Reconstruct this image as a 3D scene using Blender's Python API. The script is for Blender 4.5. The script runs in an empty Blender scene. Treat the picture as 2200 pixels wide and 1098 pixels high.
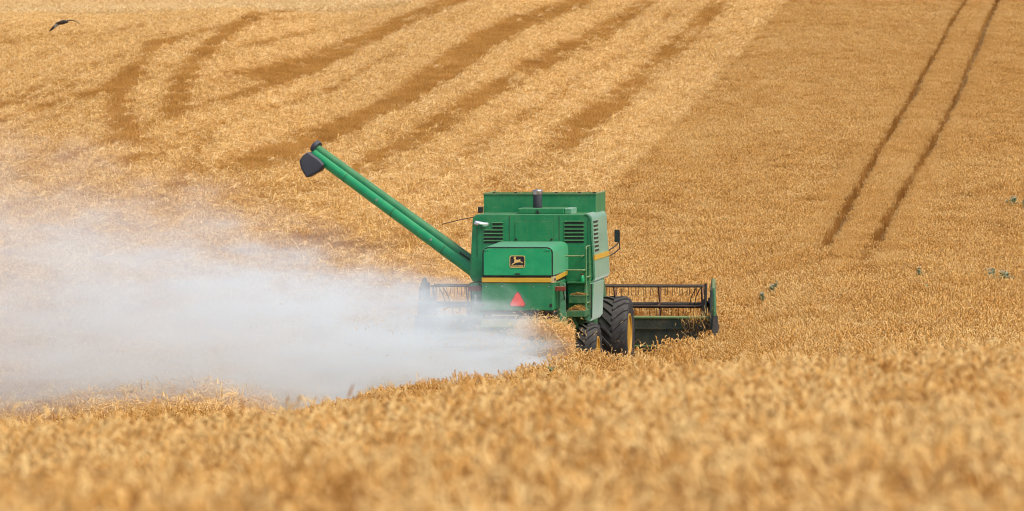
import bpy, bmesh, math, random
import numpy as np
from mathutils import Vector, Matrix, Euler
R = math.radians
rng = np.random.default_rng(7)
random.seed(7)
scene = bpy.context.scene
COL = scene.collection

# ------------------------------------------------------------------ camera, sky, sun, exposure
F = 10500.0            # focal length in pixels of the 2200 px wide photograph
PX0, PY0, EYE = 1100.0, 549.0, 440.0
cam_d = bpy.data.cameras.new("camera")
cam_d.sensor_width = 36.0
cam_d.lens = 36.0 * F / 2200.0
cam_d.clip_start = 0.5
cam_d.clip_end = 6000
cam_d.dof.use_dof = True
cam_d.dof.focus_distance = 99.0
cam_d.dof.aperture_fstop = 4.3
cam = bpy.data.objects.new("camera", cam_d)
COL.objects.link(cam)
cam.location = (0, 0, 0)
cam.rotation_euler = (R(90) - math.atan((PY0 - EYE) / F), 0, 0)
scene.camera = cam

SUN_EL, SUN_AZ = R(50), R(128)      # azimuth clockwise from +Y (the view direction)
world = bpy.data.worlds.new("World")
scene.world = world
world.use_nodes = True
wn = world.node_tree
bg = wn.nodes["Background"]
sky = wn.nodes.new("ShaderNodeTexSky")
sky.sky_type = 'NISHITA'
sky.sun_disc = False
sky.sun_elevation = SUN_EL
sky.sun_rotation = SUN_AZ
sky.air_density = 1.0
sky.dust_density = 4.0
sky.ozone_density = 1.0
wn.links.new(sky.outputs[0], bg.inputs[0])
bg.inputs[1].default_value = 0.135
sun_d = bpy.data.lights.new("sun", 'SUN')
sun_d.energy = 2.0
sun_d.angle = R(18)
sun_d.color = (1.0, 0.94, 0.85)
sun = bpy.data.objects.new("sun", sun_d)
COL.objects.link(sun)
sdir = Vector((math.sin(SUN_AZ) * math.cos(SUN_EL), math.cos(SUN_AZ) * math.cos(SUN_EL), math.sin(SUN_EL)))
sun.rotation_euler = (-sdir).to_track_quat('-Z', 'Y').to_euler()
sun.location = (40, -40, 80)
scene.view_settings.view_transform = 'Standard'
scene.view_settings.look = 'None'
scene.view_settings.exposure = 0.37
scene.view_settings.gamma = 1.0
cy = scene.cycles
cy.max_bounces = 7
cy.diffuse_bounces = 3
cy.glossy_bounces = 2
cy.transmission_bounces = 3
cy.transparent_max_bounces = 6
cy.volume_bounces = 5
cy.caustics_reflective = False
cy.caustics_refractive = False
cy.use_denoising = True
cy.denoiser = 'OPENIMAGEDENOISE'
cy.pixel_filter_type = 'BLACKMAN_HARRIS'
cy.filter_width = 1.15
cy.use_adaptive_sampling = True
cy.adaptive_threshold = 0.015

# ------------------------------------------------------------------ small helpers
def tag(o, label=None, cat=None, group=None, kind=None):
    if label: o["label"] = label
    if cat: o["category"] = cat
    if group: o["group"] = group
    if kind: o["kind"] = kind
    return o

def empty(name, loc=(0, 0, 0), rot=(0, 0, 0)):
    o = bpy.data.objects.new(name, None)
    o.location = loc
    o.rotation_euler = rot
    o.empty_display_size = 0.3
    COL.objects.link(o)
    return o

class MB:
    """collects shapes, builds ONE mesh object"""
    def __init__(s):
        s.v = []; s.f = []
    def add(s, verts, faces):
        o = len(s.v)
        s.v += [tuple(p) for p in verts]
        s.f += [tuple(i + o for i in f) for f in faces]
        return s
    def box(s, x0, x1, y0, y1, z0, z1, M=None):
        vs = [Vector(p) for p in ((x0,y0,z0),(x1,y0,z0),(x1,y1,z0),(x0,y1,z0),(x0,y0,z1),(x1,y0,z1),(x1,y1,z1),(x0,y1,z1))]
        if M: vs = [M @ p for p in vs]
        return s.add(vs, [(0,3,2,1),(4,5,6,7),(0,1,5,4),(1,2,6,5),(2,3,7,6),(3,0,4,7)])
    def prism(s, prof, axis, a, b, fb=None):
        """prof: 2D loop (counter-clockwise); axis 'y': prof=(x,z); 'x': prof=(y,z); 'z': prof=(x,y)"""
        n = len(prof)
        def put(p, t):
            return {'y': (p[0], t, p[1]), 'x': (t, p[0], p[1]), 'z': (p[0], p[1], t)}[axis]
        p2 = [fb(p) for p in prof] if fb else prof
        vs = [put(p, a) for p in prof] + [put(p, b) for p in p2]
        fs = [tuple(range(n)), tuple(range(2*n-1, n-1, -1))]
        for i in range(n):
            j = (i + 1) % n
            fs.append((i, i + n, j + n, j))
        return s.add(vs, fs)
    def tube(s, pts, r, n=8, cap=True):
        pts = [Vector(p) for p in pts]
        rs = r if isinstance(r, (list, tuple)) else [r] * len(pts)
        vs, fs = [], []
        up = None
        for i, p in enumerate(pts):
            d = (pts[min(i+1, len(pts)-1)] - pts[max(i-1, 0)]).normalized()
            if up is None:
                up = Vector((0,0,1)) if abs(d.z) < .9 else Vector((1,0,0))
            a = d.cross(up).normalized(); b = a.cross(d).normalized(); up = b
            for k in range(n):
                t = 2*math.pi*k/n
                vs.append(p + (a*math.cos(t) + b*math.sin(t))*rs[i])
        for i in range(len(pts)-1):
            for k in range(n):
                q = (k+1) % n
                fs.append((i*n+k, i*n+q, (i+1)*n+q, (i+1)*n+k))
        if cap:
            fs.append(tuple(range(n-1, -1, -1)))
            fs.append(tuple(range((len(pts)-1)*n, len(pts)*n)))
        return s.add(vs, fs)
    def lathe(s, prof, c, axis='x', n=40):
        """prof: list of (radius, along)"""
        vs, fs = [], []
        for (r, h) in prof:
            for k in range(n):
                t = 2*math.pi*k/n
                if axis == 'x': vs.append((c[0]+h, c[1]+r*math.cos(t), c[2]+r*math.sin(t)))
                elif axis == 'z': vs.append((c[0]+r*math.cos(t), c[1]+r*math.sin(t), c[2]+h))
                else: vs.append((c[0]+r*math.cos(t), c[1]+h, c[2]+r*math.sin(t)))
        for i in range(len(prof)-1):
            for k in range(n):
                q = (k+1) % n
                fs.append((i*n+k, i*n+q, (i+1)*n+q, (i+1)*n+k))
        fs.append(tuple(range(n-1, -1, -1)))
        fs.append(tuple(range((len(prof)-1)*n, len(prof)*n)))
        return s.add(vs, fs)
    def build(s, name, mat, parent=None, bevel=0.0, smooth=35, seg=2):
        me = bpy.data.meshes.new(name)
        me.from_pydata(s.v, [], s.f)
        bm = bmesh.new(); bm.from_mesh(me)
        bmesh.ops.recalc_face_normals(bm, faces=bm.faces)
        bm.to_mesh(me); bm.free()
        me.materials.append(mat)
        me.shade_smooth()
        me.set_sharp_from_angle(angle=R(smooth))
        o = bpy.data.objects.new(name, me)
        COL.objects.link(o)
        if parent: o.parent = parent
        if bevel > 0:
            m = o.modifiers.new("bevel", 'BEVEL')
            m.width = bevel; m.segments = seg; m.limit_method = 'ANGLE'; m.angle_limit = R(40)
            m.harden_normals = True
        return o

def rrect(x0, x1, z0, z1, r, corners="tl tr bl br", n=6):
    """rounded rectangle loop"""
    out = []
    for (cx, cz, a0, key) in ((x1, z1, 0, 'tr'), (x0, z1, 90, 'tl'), (x0, z0, 180, 'bl'), (x1, z0, 270, 'br')):
        if key in corners.split() and r > 0:
            ox = cx - r if cx == x1 else cx + r
            oz = cz - r if cz == z1 else cz + r
            for k in range(n+1):
                t = R(a0 + 90*k/n)
                out.append((ox + r*math.cos(t), oz + r*math.sin(t)))
        else:
            out.append((cx, cz))
    return out

# ------------------------------------------------------------------ materials
def nodes_of(name):
    m = bpy.data.materials.new(name)
    m.use_nodes = True
    nt = m.node_tree
    for n in list(nt.nodes): nt.nodes.remove(n)
    out = nt.nodes.new("ShaderNodeOutputMaterial")
    return m, nt, out

def N(nt, kind, **kw):
    n = nt.nodes.new(kind)
    for k, v in kw.items(): setattr(n, k, v)
    return n

def mth(nt, op, a, b=None, c=None, clamp=False):
    n = nt.nodes.new("ShaderNodeMath"); n.operation = op; n.use_clamp = clamp
    for i, v in enumerate((a, b, c)):
        if v is None: continue
        if isinstance(v, (int, float)): n.inputs[i].default_value = v
        else: nt.links.new(v, n.inputs[i])
    return n.outputs[0]

def maprange(nt, v, a, b, c=0.0, d=1.0, smooth=False):
    n = nt.nodes.new("ShaderNodeMapRange")
    if smooth: n.interpolation_type = 'SMOOTHSTEP'
    nt.links.new(v, n.inputs[0])
    for i, q in enumerate((a, b, c, d)):
        n.inputs[i+1].default_value = q
    return n.outputs[0]

def mixc(nt, f, a, b, mode='MIX'):
    n = nt.nodes.new("ShaderNodeMix"); n.data_type = 'RGBA'; n.blend_type = mode
    if isinstance(f, (int, float)): n.inputs[0].default_value = f
    else: nt.links.new(f, n.inputs[0])
    for i, v in ((6, a), (7, b)):
        if isinstance(v, tuple): n.inputs[i].default_value = (v[0], v[1], v[2], 1)
        else: nt.links.new(v, n.inputs[i])
    return n.outputs[2]

def noise(nt, vec, scale, detail=3, rough=.55, dist=0.0):
    n = nt.nodes.new("ShaderNodeTexNoise")
    n.inputs["Scale"].default_value = scale
    n.inputs["Detail"].default_value = detail
    n.inputs["Roughness"].default_value = rough
    n.inputs["Distortion"].default_value = dist
    if vec is not None: nt.links.new(vec, n.inputs["Vector"])
    return n.outputs["Fac"]

def paint(name, col, rough=.38, dirt=.35, metal=0.0, dust=(.42, .30, .15), streak=True, spec=.5, sheen=0.0):
    """worn paint with field dust lying on it"""
    m, nt, out = nodes_of(name)
    p = N(nt, "ShaderNodeBsdfPrincipled")
    tc = N(nt, "ShaderNodeTexCoord")
    geo = N(nt, "ShaderNodeNewGeometry")
    n1 = noise(nt, tc.outputs["Object"], 3.0, 5, .65)
    n2 = noise(nt, tc.outputs["Object"], 26.0, 4, .7)
    sep = N(nt, "ShaderNodeSeparateXYZ"); nt.links.new(geo.outputs["Normal"], sep.inputs[0])
    upf = maprange(nt, sep.outputs[2], .1, 1.0, 0, .95)
    c0 = mixc(nt, maprange(nt, n1, .3, .7), tuple(c*.86 for c in col), tuple(min(1, c*1.1) for c in col))
    d = mth(nt, 'MULTIPLY', maprange(nt, n1, .38, .72), maprange(nt, n2, .35, .7))
    if streak:
        mp = N(nt, "ShaderNodeMapping"); mp.inputs["Scale"].default_value = (14, 14, .9)
        nt.links.new(tc.outputs["Object"], mp.inputs[0])
        n3 = noise(nt, mp.outputs[0], 1.0, 3, .6)
        d = mth(nt, 'ADD', d, mth(nt, 'MULTIPLY', maprange(nt, n3, .5, .8), .35))
    d = mth(nt, 'MULTIPLY', mth(nt, 'ADD', d, upf), dirt, clamp=True)
    c1 = mixc(nt, d, c0, dust)
    nt.links.new(c1, p.inputs["Base Color"])
    p.inputs["Metallic"].default_value = metal
    p.inputs["Specular IOR Level"].default_value = spec
    p.inputs["Sheen Weight"].default_value = sheen
    p.inputs["Sheen Roughness"].default_value = .35
    p.inputs["Sheen Tint"].default_value = (.85, .95, .9, 1)
    nt.links.new(mth(nt, 'ADD', mth(nt, 'MULTIPLY', d, .5), rough), p.inputs["Roughness"])
    bp = N(nt, "ShaderNodeBump"); bp.inputs["Strength"].default_value = .13; bp.inputs["Distance"].default_value = .02
    nt.links.new(noise(nt, tc.outputs["Object"], 5.0, 2), bp.inputs["Height"])
    nt.links.new(bp.outputs[0], p.inputs["Normal"])
    nt.links.new(p.outputs[0], out.inputs[0])
    return m

MAT = {
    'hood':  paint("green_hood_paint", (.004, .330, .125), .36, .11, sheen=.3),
    'green': paint("green_body_paint", (.005, .205, .076), .40, .17),
    'header': paint("dark_green_header_paint", (.011, .026, .023), .55, .2),
    'dgreen': paint("dusty_green_paint", (.012, .135, .050), .5, .4),
    'side':  paint("green_sheen_side_paint", (.05, .28, .14), .30, .50, spec=.8, dust=(.42, .44, .36), sheen=.5),  # sky sheen on the flanks put into the paler base and dust colours
    'yellow': paint("yellow_stripe", (.62, .36, .022), .4, .3),
    'rim':   paint("yellow_rim_paint", (.50, .27, .02), .45, .4),
    'cream': paint("plate", (.50, .42, .20), .5, .35),
    'black': paint("black_trim", (.008, .009, .010), .5, .10),
    'metal': paint("dark_metal", (.025, .028, .032), .45, .3, .4),
    'steel': paint("bare_steel", (.45, .46, .48), .3, .2, .9),
    'chrome': paint("bright_pipe", (.8, .81, .83), .16, .05, 1.0, streak=False),
    'rubber': paint("tyre_rubber", (.016, .017, .021), .8, .38, dust=(.17, .155, .13)),
    'plastic': paint("grey_rubber_spout", (.040, .043, .058), .55, .2, dust=(.2, .2, .2)),
    'red':   paint("lamp_lens", (.20, .025, .02), .3, .3),
    'brown': paint("rusty_rod", (.11, .035, .022), .55, .3),
    'reel':  paint("reel_bat_paint", (.035, .014, .012), .5, .15),
    'tri':   paint("warning_red", (.85, .055, .030), .5, .05, streak=False),
    'rail':  paint("rail_paint", (.10, .26, .10), .45, .5),
    'white': paint("white_housing", (.7, .7, .68), .5, .25),
    'gold':  paint("badge_gold", (.75, .50, .16), .45, .02, streak=False),
    'badge': paint("badge_black", (.015, .016, .022), .4, .03, streak=False),
}
def glass_mat():
    m, nt, out = nodes_of("cab_glass")
    p = N(nt, "ShaderNodeBsdfPrincipled")
    p.inputs["Base Color"].default_value = (.02, .035, .04, 1)
    p.inputs["Roughness"].default_value = .06
    nt.links.new(p.outputs[0], out.inputs[0])
    return m
MAT['glass'] = glass_mat()

def crop_mat(name, ramp, transl=.3, rough_amt=.12, pale=0.0):
    """dry plant matter: tint stored per stalk, a different value per tuft, slow drift over the field"""
    m, nt, out = nodes_of(name)
    at = N(nt, "ShaderNodeAttribute"); at.attribute_name = "tint"
    oi = N(nt, "ShaderNodeObjectInfo")
    geo = N(nt, "ShaderNodeNewGeometry")
    n1 = noise(nt, geo.outputs["Position"], .55, 3, .6)
    n2 = noise(nt, geo.outputs["Position"], .07, 2, .5)
    f = mth(nt, 'ADD', at.outputs["Fac"], mth(nt, 'MULTIPLY', mth(nt, 'SUBTRACT', oi.outputs["Random"], .5), .32))
    f = mth(nt, 'ADD', f, mth(nt, 'MULTIPLY', mth(nt, 'SUBTRACT', n1, .5), .45))
    f = mth(nt, 'ADD', f, mth(nt, 'MULTIPLY', mth(nt, 'SUBTRACT', n2, .5), .35), clamp=True)
    cr = N(nt, "ShaderNodeValToRGB")
    el = cr.color_ramp.elements
    el[0].position = ramp[0][0]; el[0].color = (*ramp[0][1], 1)
    el[1].position = ramp[-1][0]; el[1].color = (*ramp[-1][1], 1)
    for pos, c in ramp[1:-1]:
        e = el.new(pos); e.color = (*c, 1)
    nt.links.new(f, cr.inputs[0])
    d = N(nt, "ShaderNodeBsdfDiffuse"); t = N(nt, "ShaderNodeBsdfTranslucent")
    nt.links.new(cr.outputs[0], d.inputs[0]); nt.links.new(cr.outputs[0], t.inputs[0])
    mx = N(nt, "ShaderNodeMixShader"); mx.inputs[0].default_value = transl
    nt.links.new(d.outputs[0], mx.inputs[1]); nt.links.new(t.outputs[0], mx.inputs[2])
    nt.links.new(mx.outputs[0], out.inputs[0])
    return m

M_WHEAT = crop_mat("ripe_wheat", [(0.0, (.23, .09, .022)), (.35, (.60, .29, .075)), (.7, (.82, .485, .150)), (1.0, (.92, .68, .31))])
M_STUB = crop_mat("cut_stubble", [(0.0, (.36, .16, .035)), (.4, (.70, .37, .095)), (.8, (.84, .50, .16)), (1.0, (.88, .60, .25))])
M_STRAW = crop_mat("loose_straw", [(0.0, (.42, .20, .055)), (.35, (.76, .46, .15)), (.7, (.87, .60, .25)), (1.0, (.92, .72, .40))])
M_PALE = crop_mat("far_pale_stubble", [(0.0, (.45, .27, .10)), (.5, (.70, .48, .22)), (1.0, (.82, .64, .36))])
def leaf_mat(name, a, b):
    return crop_mat(name, [(0.0, a), (1.0, b)], .3)
M_WEED = leaf_mat("weed_leaf", (.17, .27, .13), (.50, .58, .38))
M_WFLOWER = leaf_mat("weed_flower", (.50, .52, .45), (.85, .85, .78))

# ------------------------------------------------------------------ the lie of the land
WH = 0.97     # height of the standing crop
CT = []
def top(px, y, py): CT.append(((px-PX0)/F, math.log(y), -(py-EYE)/F*y-WH))
def gnd(px, y, py): CT.append(((px-PX0)/F, math.log(y), -(py-EYE)/F*y))
for px,a,b,c in((0,1112,1000,918),(550,1106,985,884),(1100,1098,950,822),(1650,1090,915,775),(2200,1080,885,735)):
    top(px,9,a); top(px,18,b); top(px,33,c)
for px in(-1400,1100,3600): CT.append(((px-PX0)/F, math.log(5), -1.42))
top(0,50,968);top(550,50,935);top(1100,50,845);top(1650,50,800);top(2200,50,760)
top(0,70,952);top(550,70,912);top(1100,72,824);top(1650,75,765);top(2200,75,722)
top(550,82,890)
top(1100,87,815);top(1240,91,758);top(1340,94.5,744);top(1410,96.5,758);top(1540,103,710)
top(1650,95,716);top(2200,92,682);top(1650,110,652);top(2200,110,630)
gnd(1113,95.5,830);gnd(1140,99,795);gnd(1160,103,764);gnd(1180,107,738);gnd(1440,105.5,735)
gnd(950,97,832);gnd(950,105,765)
gnd(0,90,925);gnd(0,100,849);gnd(0,115,732);gnd(500,92,875);gnd(500,100,815);gnd(500,115,705)
gnd(1100,116,690);gnd(1700,120,655);gnd(2200,120,640)
for px in(0,700,1400,2200):
    d=px/2200
    gnd(px,132,605-25*d);gnd(px,150,500-30*d);gnd(px,200,320-22*d);gnd(px,260,168-25*d)
gnd(0,330,45);gnd(500,330,33);gnd(1000,330,6);gnd(1500,330,-2);gnd(2200,330,-10)
gnd(0,360,40);gnd(1000,360,-8)
gnd(0,400,50);gnd(500,400,40);gnd(1000,400,10);gnd(1500,400,-80);gnd(2200,400,-95)
gnd(0,520,30);gnd(700,520,12);gnd(0,800,-60);gnd(1000,800,-90);gnd(2200,700,-180)
for px in(-1000,3200):
    d=max(0,min(1,px/2200))
    for y,p0,p1 in((9,1150,1050),(33,1000,690),(60,960,700),(90,930,660),(120,700,600),(200,330,285),(330,60,-20),(500,40,-150),(800,-60,-200)):
        (top if (y<70 or px>0) else gnd)(px,y,p0+(p1-p0)*d)
for px in(-1500,1100,3700): gnd(px,1500,-140)
CT = np.array(CT)
SU = 12.0
def _K(r2): return 0.5*r2*np.log(r2+1e-12)
_P = np.c_[CT[:,0]*SU, CT[:,1]]
_n = len(_P)
_A = np.zeros((_n+3,_n+3)); _d2=((_P[:,None]-_P[None])**2).sum(-1)
_A[:_n,:_n]=_K(_d2)+np.eye(_n)*2e-4; _A[:_n,_n]=1;_A[:_n,_n+1:]=_P;_A[_n,:_n]=1;_A[_n+1:,:_n]=_P.T
_W = np.linalg.solve(_A, np.r_[CT[:,2]/(np.exp(CT[:,1])+15),0,0,0])
def height(x, y):
    x=np.asarray(x,float); y=np.asarray(y,float)
    yc=np.clip(y,5,1500); u=np.clip(x/yc,-.25,.25)
    q=np.c_[(u*SU).ravel(),np.log(yc).ravel()]
    out=np.empty(len(q))
    for i in range(0,len(q),20000):
        b=q[i:i+20000]; r=((b[:,None]-_P[None])**2).sum(-1)
        out[i:i+20000]=_K(r)@_W[:_n]+_W[_n]+b@_W[_n+1:]
    return out.reshape(x.shape)*(yc+15)
def h1(x, y): return float(height(np.array([x]), np.array([y]))[0])

def on_ground(px, py, lift=0.0, y0=85.0, y1=345.0):
    """plan position of a mark on the hillside"""
    ys = np.arange(y0, y1, .5)
    xs = (px-PX0)/F*ys
    p = EYE - F*(height(xs, ys)+lift)/ys
    i = np.argmax(p <= py) if (p <= py).any() else len(ys)-1
    return float(xs[i]), float(ys[i])

# value noise over the field
_tab = rng.random((256, 256))
def vnoise(x, y, s, o=0):
    x = np.asarray(x)/s + 37.3*o; y = np.asarray(y)/s + 91.7*o
    xi = np.floor(x).astype(int); yi = np.floor(y).astype(int)
    fx = x-xi; fy = y-yi; fx = fx*fx*(3-2*fx); fy = fy*fy*(3-2*fy)
    t = lambda a, b: _tab[a % 256, b % 256]
    return (t(xi,yi)*(1-fx)+t(xi+1,yi)*fx)*(1-fy)+(t(xi,yi+1)*(1-fx)+t(xi+1,yi+1)*fx)*fy

B_Y = [60, 106, 157, 203, 252, 322, 400, 600]
B_X = [-7, -1.95, 3.6, 7.3, 11.8, 19.0, 27.0, 48.0]
def Bnd(y): return np.interp(y, B_Y, B_X)          # left edge of the uncut crop on the hill
C_X = [-60, -25, -14, -8, -4, -1, 1.4, 2.9, 4.45]
C_Y = [62, 66, 70, 75, 82, 87.5, 92.5, 98, 104.5]
def standing(x, y):
    """True where the wheat has not been cut yet"""
    near = y < np.interp(x, C_X, C_Y)
    hill = (x > Bnd(y)) & (y > 104.6 - .14*(x-1.25))
    return near | hill
def polyd(x, y, pts):
    d = np.full(np.shape(x), 1e9)
    for (ax, ay), (bx, by) in zip(pts[:-1], pts[1:]):
        L = (bx-ax)**2+(by-ay)**2
        t = np.clip(((x-ax)*(bx-ax)+(y-ay)*(by-ay))/L, 0, 1)
        d = np.minimum(d, np.hypot(x-ax-t*(bx-ax), y-ay-t*(by-ay)))
    return d
def plan(pp, lift=0.0): return [on_ground(a, b, lift) for a, b in pp]
# wheel lanes through the standing crop (sprayer tramlines)
LANE_A = plan([(1768,556),(1830,440),(1905,310),(1985,160),(2045,50),(2085,-8)], .6)
LANE_B = plan([(1852,594),(1915,470),(2015,300),(2080,150),(2120,50),(2150,-8)], .6)
# stripes of tall bare stubble between the straw rows
DARK = [(plan([(620,25),(560,42),(500,75),(430,130),(395,180),(368,250)]), .46),
        (plan([(345,98),(290,160),(255,220),(258,275),(300,335)]), .40),
        (plan([(-60,292),(0,272),(120,236),(230,203),(290,160)]), .75),
        (plan([(-60,118),(0,104),(200,78),(420,50)]), .85),
        (plan([(-50,255),(60,230),(180,190)]), .7),
        (plan([(455,300),(420,345),(380,420)]), .4)]
KD = [0,.6,1.0,3.8,4.1,5.7,6.0,7.2,7.4,7.9,8.1,9.5,9.8,11.5,11.8,13.7,14.0,16.4,16.7,19.4,19.7,20.3,20.6,22.4,22.6,25.6,26,28.5,28.8,29.6,29.9,33.4,33.7,34.8,35.1,39,39.4,40.6,41,60]
KC = [.1,.3,.9,.95,.15,.10,.9,.9,.3,.3,.95,.9,.12,.08,.95,.95,.03,.03,.97,.95,.28,.28,.95,.97,.02,.04,.8,.9,.25,.25,.9,.9,.2,.2,.85,.9,.4,.4,.85,.8]
def rowv(d, y, sd, sy, o): return vnoise(np.asarray(d)/sd, np.asarray(y)/sy, 1.0, o)     # streaks along the passes
def warp(x, y):
    d = Bnd(y)-x
    return d + .9*(rowv(d, y, 6, 45, 1)-.5) + .35*(rowv(d, y, 1.2, 9, 2)-.5)
def straw_cover(x, y):
    d = warp(x, y); d0 = Bnd(y)-x
    c = np.interp(d, KD, KC)
    mess = .75*np.clip((190-y)/35, 0, 1)
    c = c*(1-mess) + mess*np.clip(.1+1.1*rowv(d0, y, 2.0, 28, 3), 0, 1)
    c = np.clip(c + .35*(rowv(d0, y, .9, 14, 4)-.5) + .28*(rowv(d0, y, .42, 30, 8)-.5) + .2*(vnoise(x,y,2.0,6)-.5), 0, 1)
    c = np.where((np.interp(d, KD, KC) < .1) & (mess < .3), np.minimum(c, .06), c)
    c = np.where((y < 242) & (d > 23.4) & (d < 26), np.maximum(c, .6), c)
    for pts, w in DARK:
        q = polyd(x, y, pts)
        c = np.where(q < w*(.75+.5*vnoise(x,y,2.5,5)), c*.05, c)
    return c
def edge_tall(x, y):
    """taller stubble along the edges of a pass"""
    d = warp(x, y)
    t = np.clip(1-np.abs(d-23.0)/.55, 0, 1) * (y > 200)
    t = np.maximum(t, .7*np.clip(1-np.abs(d-14.6)/.5, 0, 1) * (y > 200))
    for pts, w in DARK[:2]:
        t = np.maximum(t, np.clip(1.3-polyd(x,y,pts)/w, 0, 1))
    return t

# ------------------------------------------------------------------ ground sheet
def build_ground():
    xs = np.unique(np.r_[np.arange(-40, 40.01, .35), np.sign(np.linspace(-1,1,61))*np.abs(np.linspace(-1,1,61))**3*560+np.linspace(-1,1,61)*41])
    ys = np.unique(np.r_[[-200,-120,-60,-25,-8,0,4], np.exp(np.linspace(math.log(5), math.log(1500), 430))])
    X, Y = np.meshgrid(xs, ys)
    Z = height(X, Y)
    Z = np.where(Y < 5, height(X, np.full_like(Y, 5.0)), Z)
    Z = Z + (vnoise(X, Y, 1.3, 7)-.5)*.05
    q = np.minimum(polyd(X, Y, LANE_A), polyd(X, Y, LANE_B))
    Z -= .06*np.clip(1-q/.4, 0, 1)
    ny, nx = X.shape
    v = np.c_[X.ravel(), Y.ravel(), Z.ravel()]
    i = np.arange(ny*nx).reshape(ny, nx)
    f = np.stack([i[:-1,:-1], i[:-1,1:], i[1:,1:], i[1:,:-1]], -1).reshape(-1, 4)
    me = bpy.data.meshes.new("field_ground")
    me.vertices.add(len(v)); me.vertices.foreach_set("co", v.ravel())
    me.loops.add(f.size); me.loops.foreach_set("vertex_index", f.ravel().astype(np.int32))
    me.polygons.add(len(f)); me.polygons.foreach_set("loop_start", np.arange(0, f.size, 4, dtype=np.int32))
    me.update(calc_edges=True); me.validate()
    st = standing(X, Y); c = np.where(st, .1, straw_cover(X, Y)); c = np.where(Y > 345, .75, c)
    a = me.attributes.new("straw", 'FLOAT', 'POINT'); a.data.foreach_set("value", c.ravel().astype(np.float32))
    a = me.attributes.new("pale", 'FLOAT', 'POINT'); a.data.foreach_set("value", np.clip((Y-350)/40, 0, 1).ravel().astype(np.float32))
    m, nt, out = nodes_of("stubble_soil")
    p = N(nt, "ShaderNodeBsdfPrincipled"); p.inputs["Roughness"].default_value = .95; p.inputs["Specular IOR Level"].default_value = .1
    A1 = N(nt, "ShaderNodeAttribute"); A1.attribute_name = "straw"
    A2 = N(nt, "ShaderNodeAttribute"); A2.attribute_name = "pale"
    geo = N(nt, "ShaderNodeNewGeometry")
    n1 = noise(nt, geo.outputs["Position"], 4.0, 5, .7); n2 = noise(nt, geo.outputs["Position"], .4, 3)
    soil = mixc(nt, n1, (.16, .085, .03), (.34, .19, .07))
    straw = mixc(nt, n1, (.46, .27, .09), (.72, .50, .22))
    pale = mixc(nt, mth(nt, 'ADD', mth(nt, 'MULTIPLY', n1, .6), mth(nt, 'MULTIPLY', n2, .5)), (.50, .33, .15), (.74, .56, .31))
    c = mixc(nt, A1.outputs["Fac"], soil, straw)
    c = mixc(nt, A2.outputs["Fac"], c, pale)
    nt.links.new(c, p.inputs["Base Color"])
    bp = N(nt, "ShaderNodeBump"); bp.inputs["Distance"].default_value = .08; bp.inputs["Strength"].default_value = .8
    nt.links.new(n1, bp.inputs["Height"]); nt.links.new(bp.outputs[0], p.inputs["Normal"])
    nt.links.new(p.outputs[0], out.inputs[0])
    me.materials.append(m); me.shade_smooth()
    o = bpy.data.objects.new("field_ground", me); COL.objects.link(o)
    tag(o, "rolling hillside ground under the wheat and stubble", "ground", kind="structure")
build_ground()

# ------------------------------------------------------------------ plant tufts (sources for the scattered crop)
class Tuft:
    def __init__(s): s.v=[]; s.f=[]; s.t=[]
    def ribbon(s, pts, w, tint, side=None):
        o=len(s.v)
        for i,p in enumerate(pts):
            p=Vector(p); d=(Vector(pts[min(i+1,len(pts)-1)])-Vector(pts[max(i-1,0)])).normalized()
            sd=side if side else d.cross(Vector((0,0,1)))
            if sd.length<1e-4: sd=Vector((1,0,0))
            sd=sd.normalized()*(w*(1-.7*i/(len(pts)-1)) if len(pts)>2 else w)*.5
            s.v+= [tuple(p-sd),tuple(p+sd)]; s.t+=[tint,tint]
        for i in range(len(pts)-1): s.f.append((o+2*i,o+2*i+1,o+2*i+3,o+2*i+2))
    def rod(s, pts, rs, n, tint, tip=True):
        o=len(s.v); up=None
        for i,p in enumerate(pts):
            p=Vector(p); d=(Vector(pts[min(i+1,len(pts)-1)])-Vector(pts[max(i-1,0)])).normalized()
            if up is None: up=Vector((0.3,1,0)).normalized() if abs(d.z)>.5 else Vector((0,0,1))
            a=d.cross(up).normalized(); b=a.cross(d)
            for k in range(n):
                t=2*math.pi*k/n
                s.v.append(tuple(p+(a*math.cos(t)+b*math.sin(t))*rs[i])); s.t.append(tint)
        for i in range(len(pts)-1):
            for k in range(n):
                q=(k+1)%n; s.f.append((o+i*n+k,o+i*n+q,o+(i+1)*n+q,o+(i+1)*n+k))
    def obj(s, name, mat):
        me=bpy.data.meshes.new(name); me.from_pydata(s.v,[],s.f); me.materials.append(mat)
        a=me.attributes.new("tint",'FLOAT','POINT'); a.data.foreach_set("value",np.array(s.t,np.float32))
        me.shade_smooth()
        return bpy.data.objects.new(name, me)      # stays out of the scene: only a source

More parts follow.
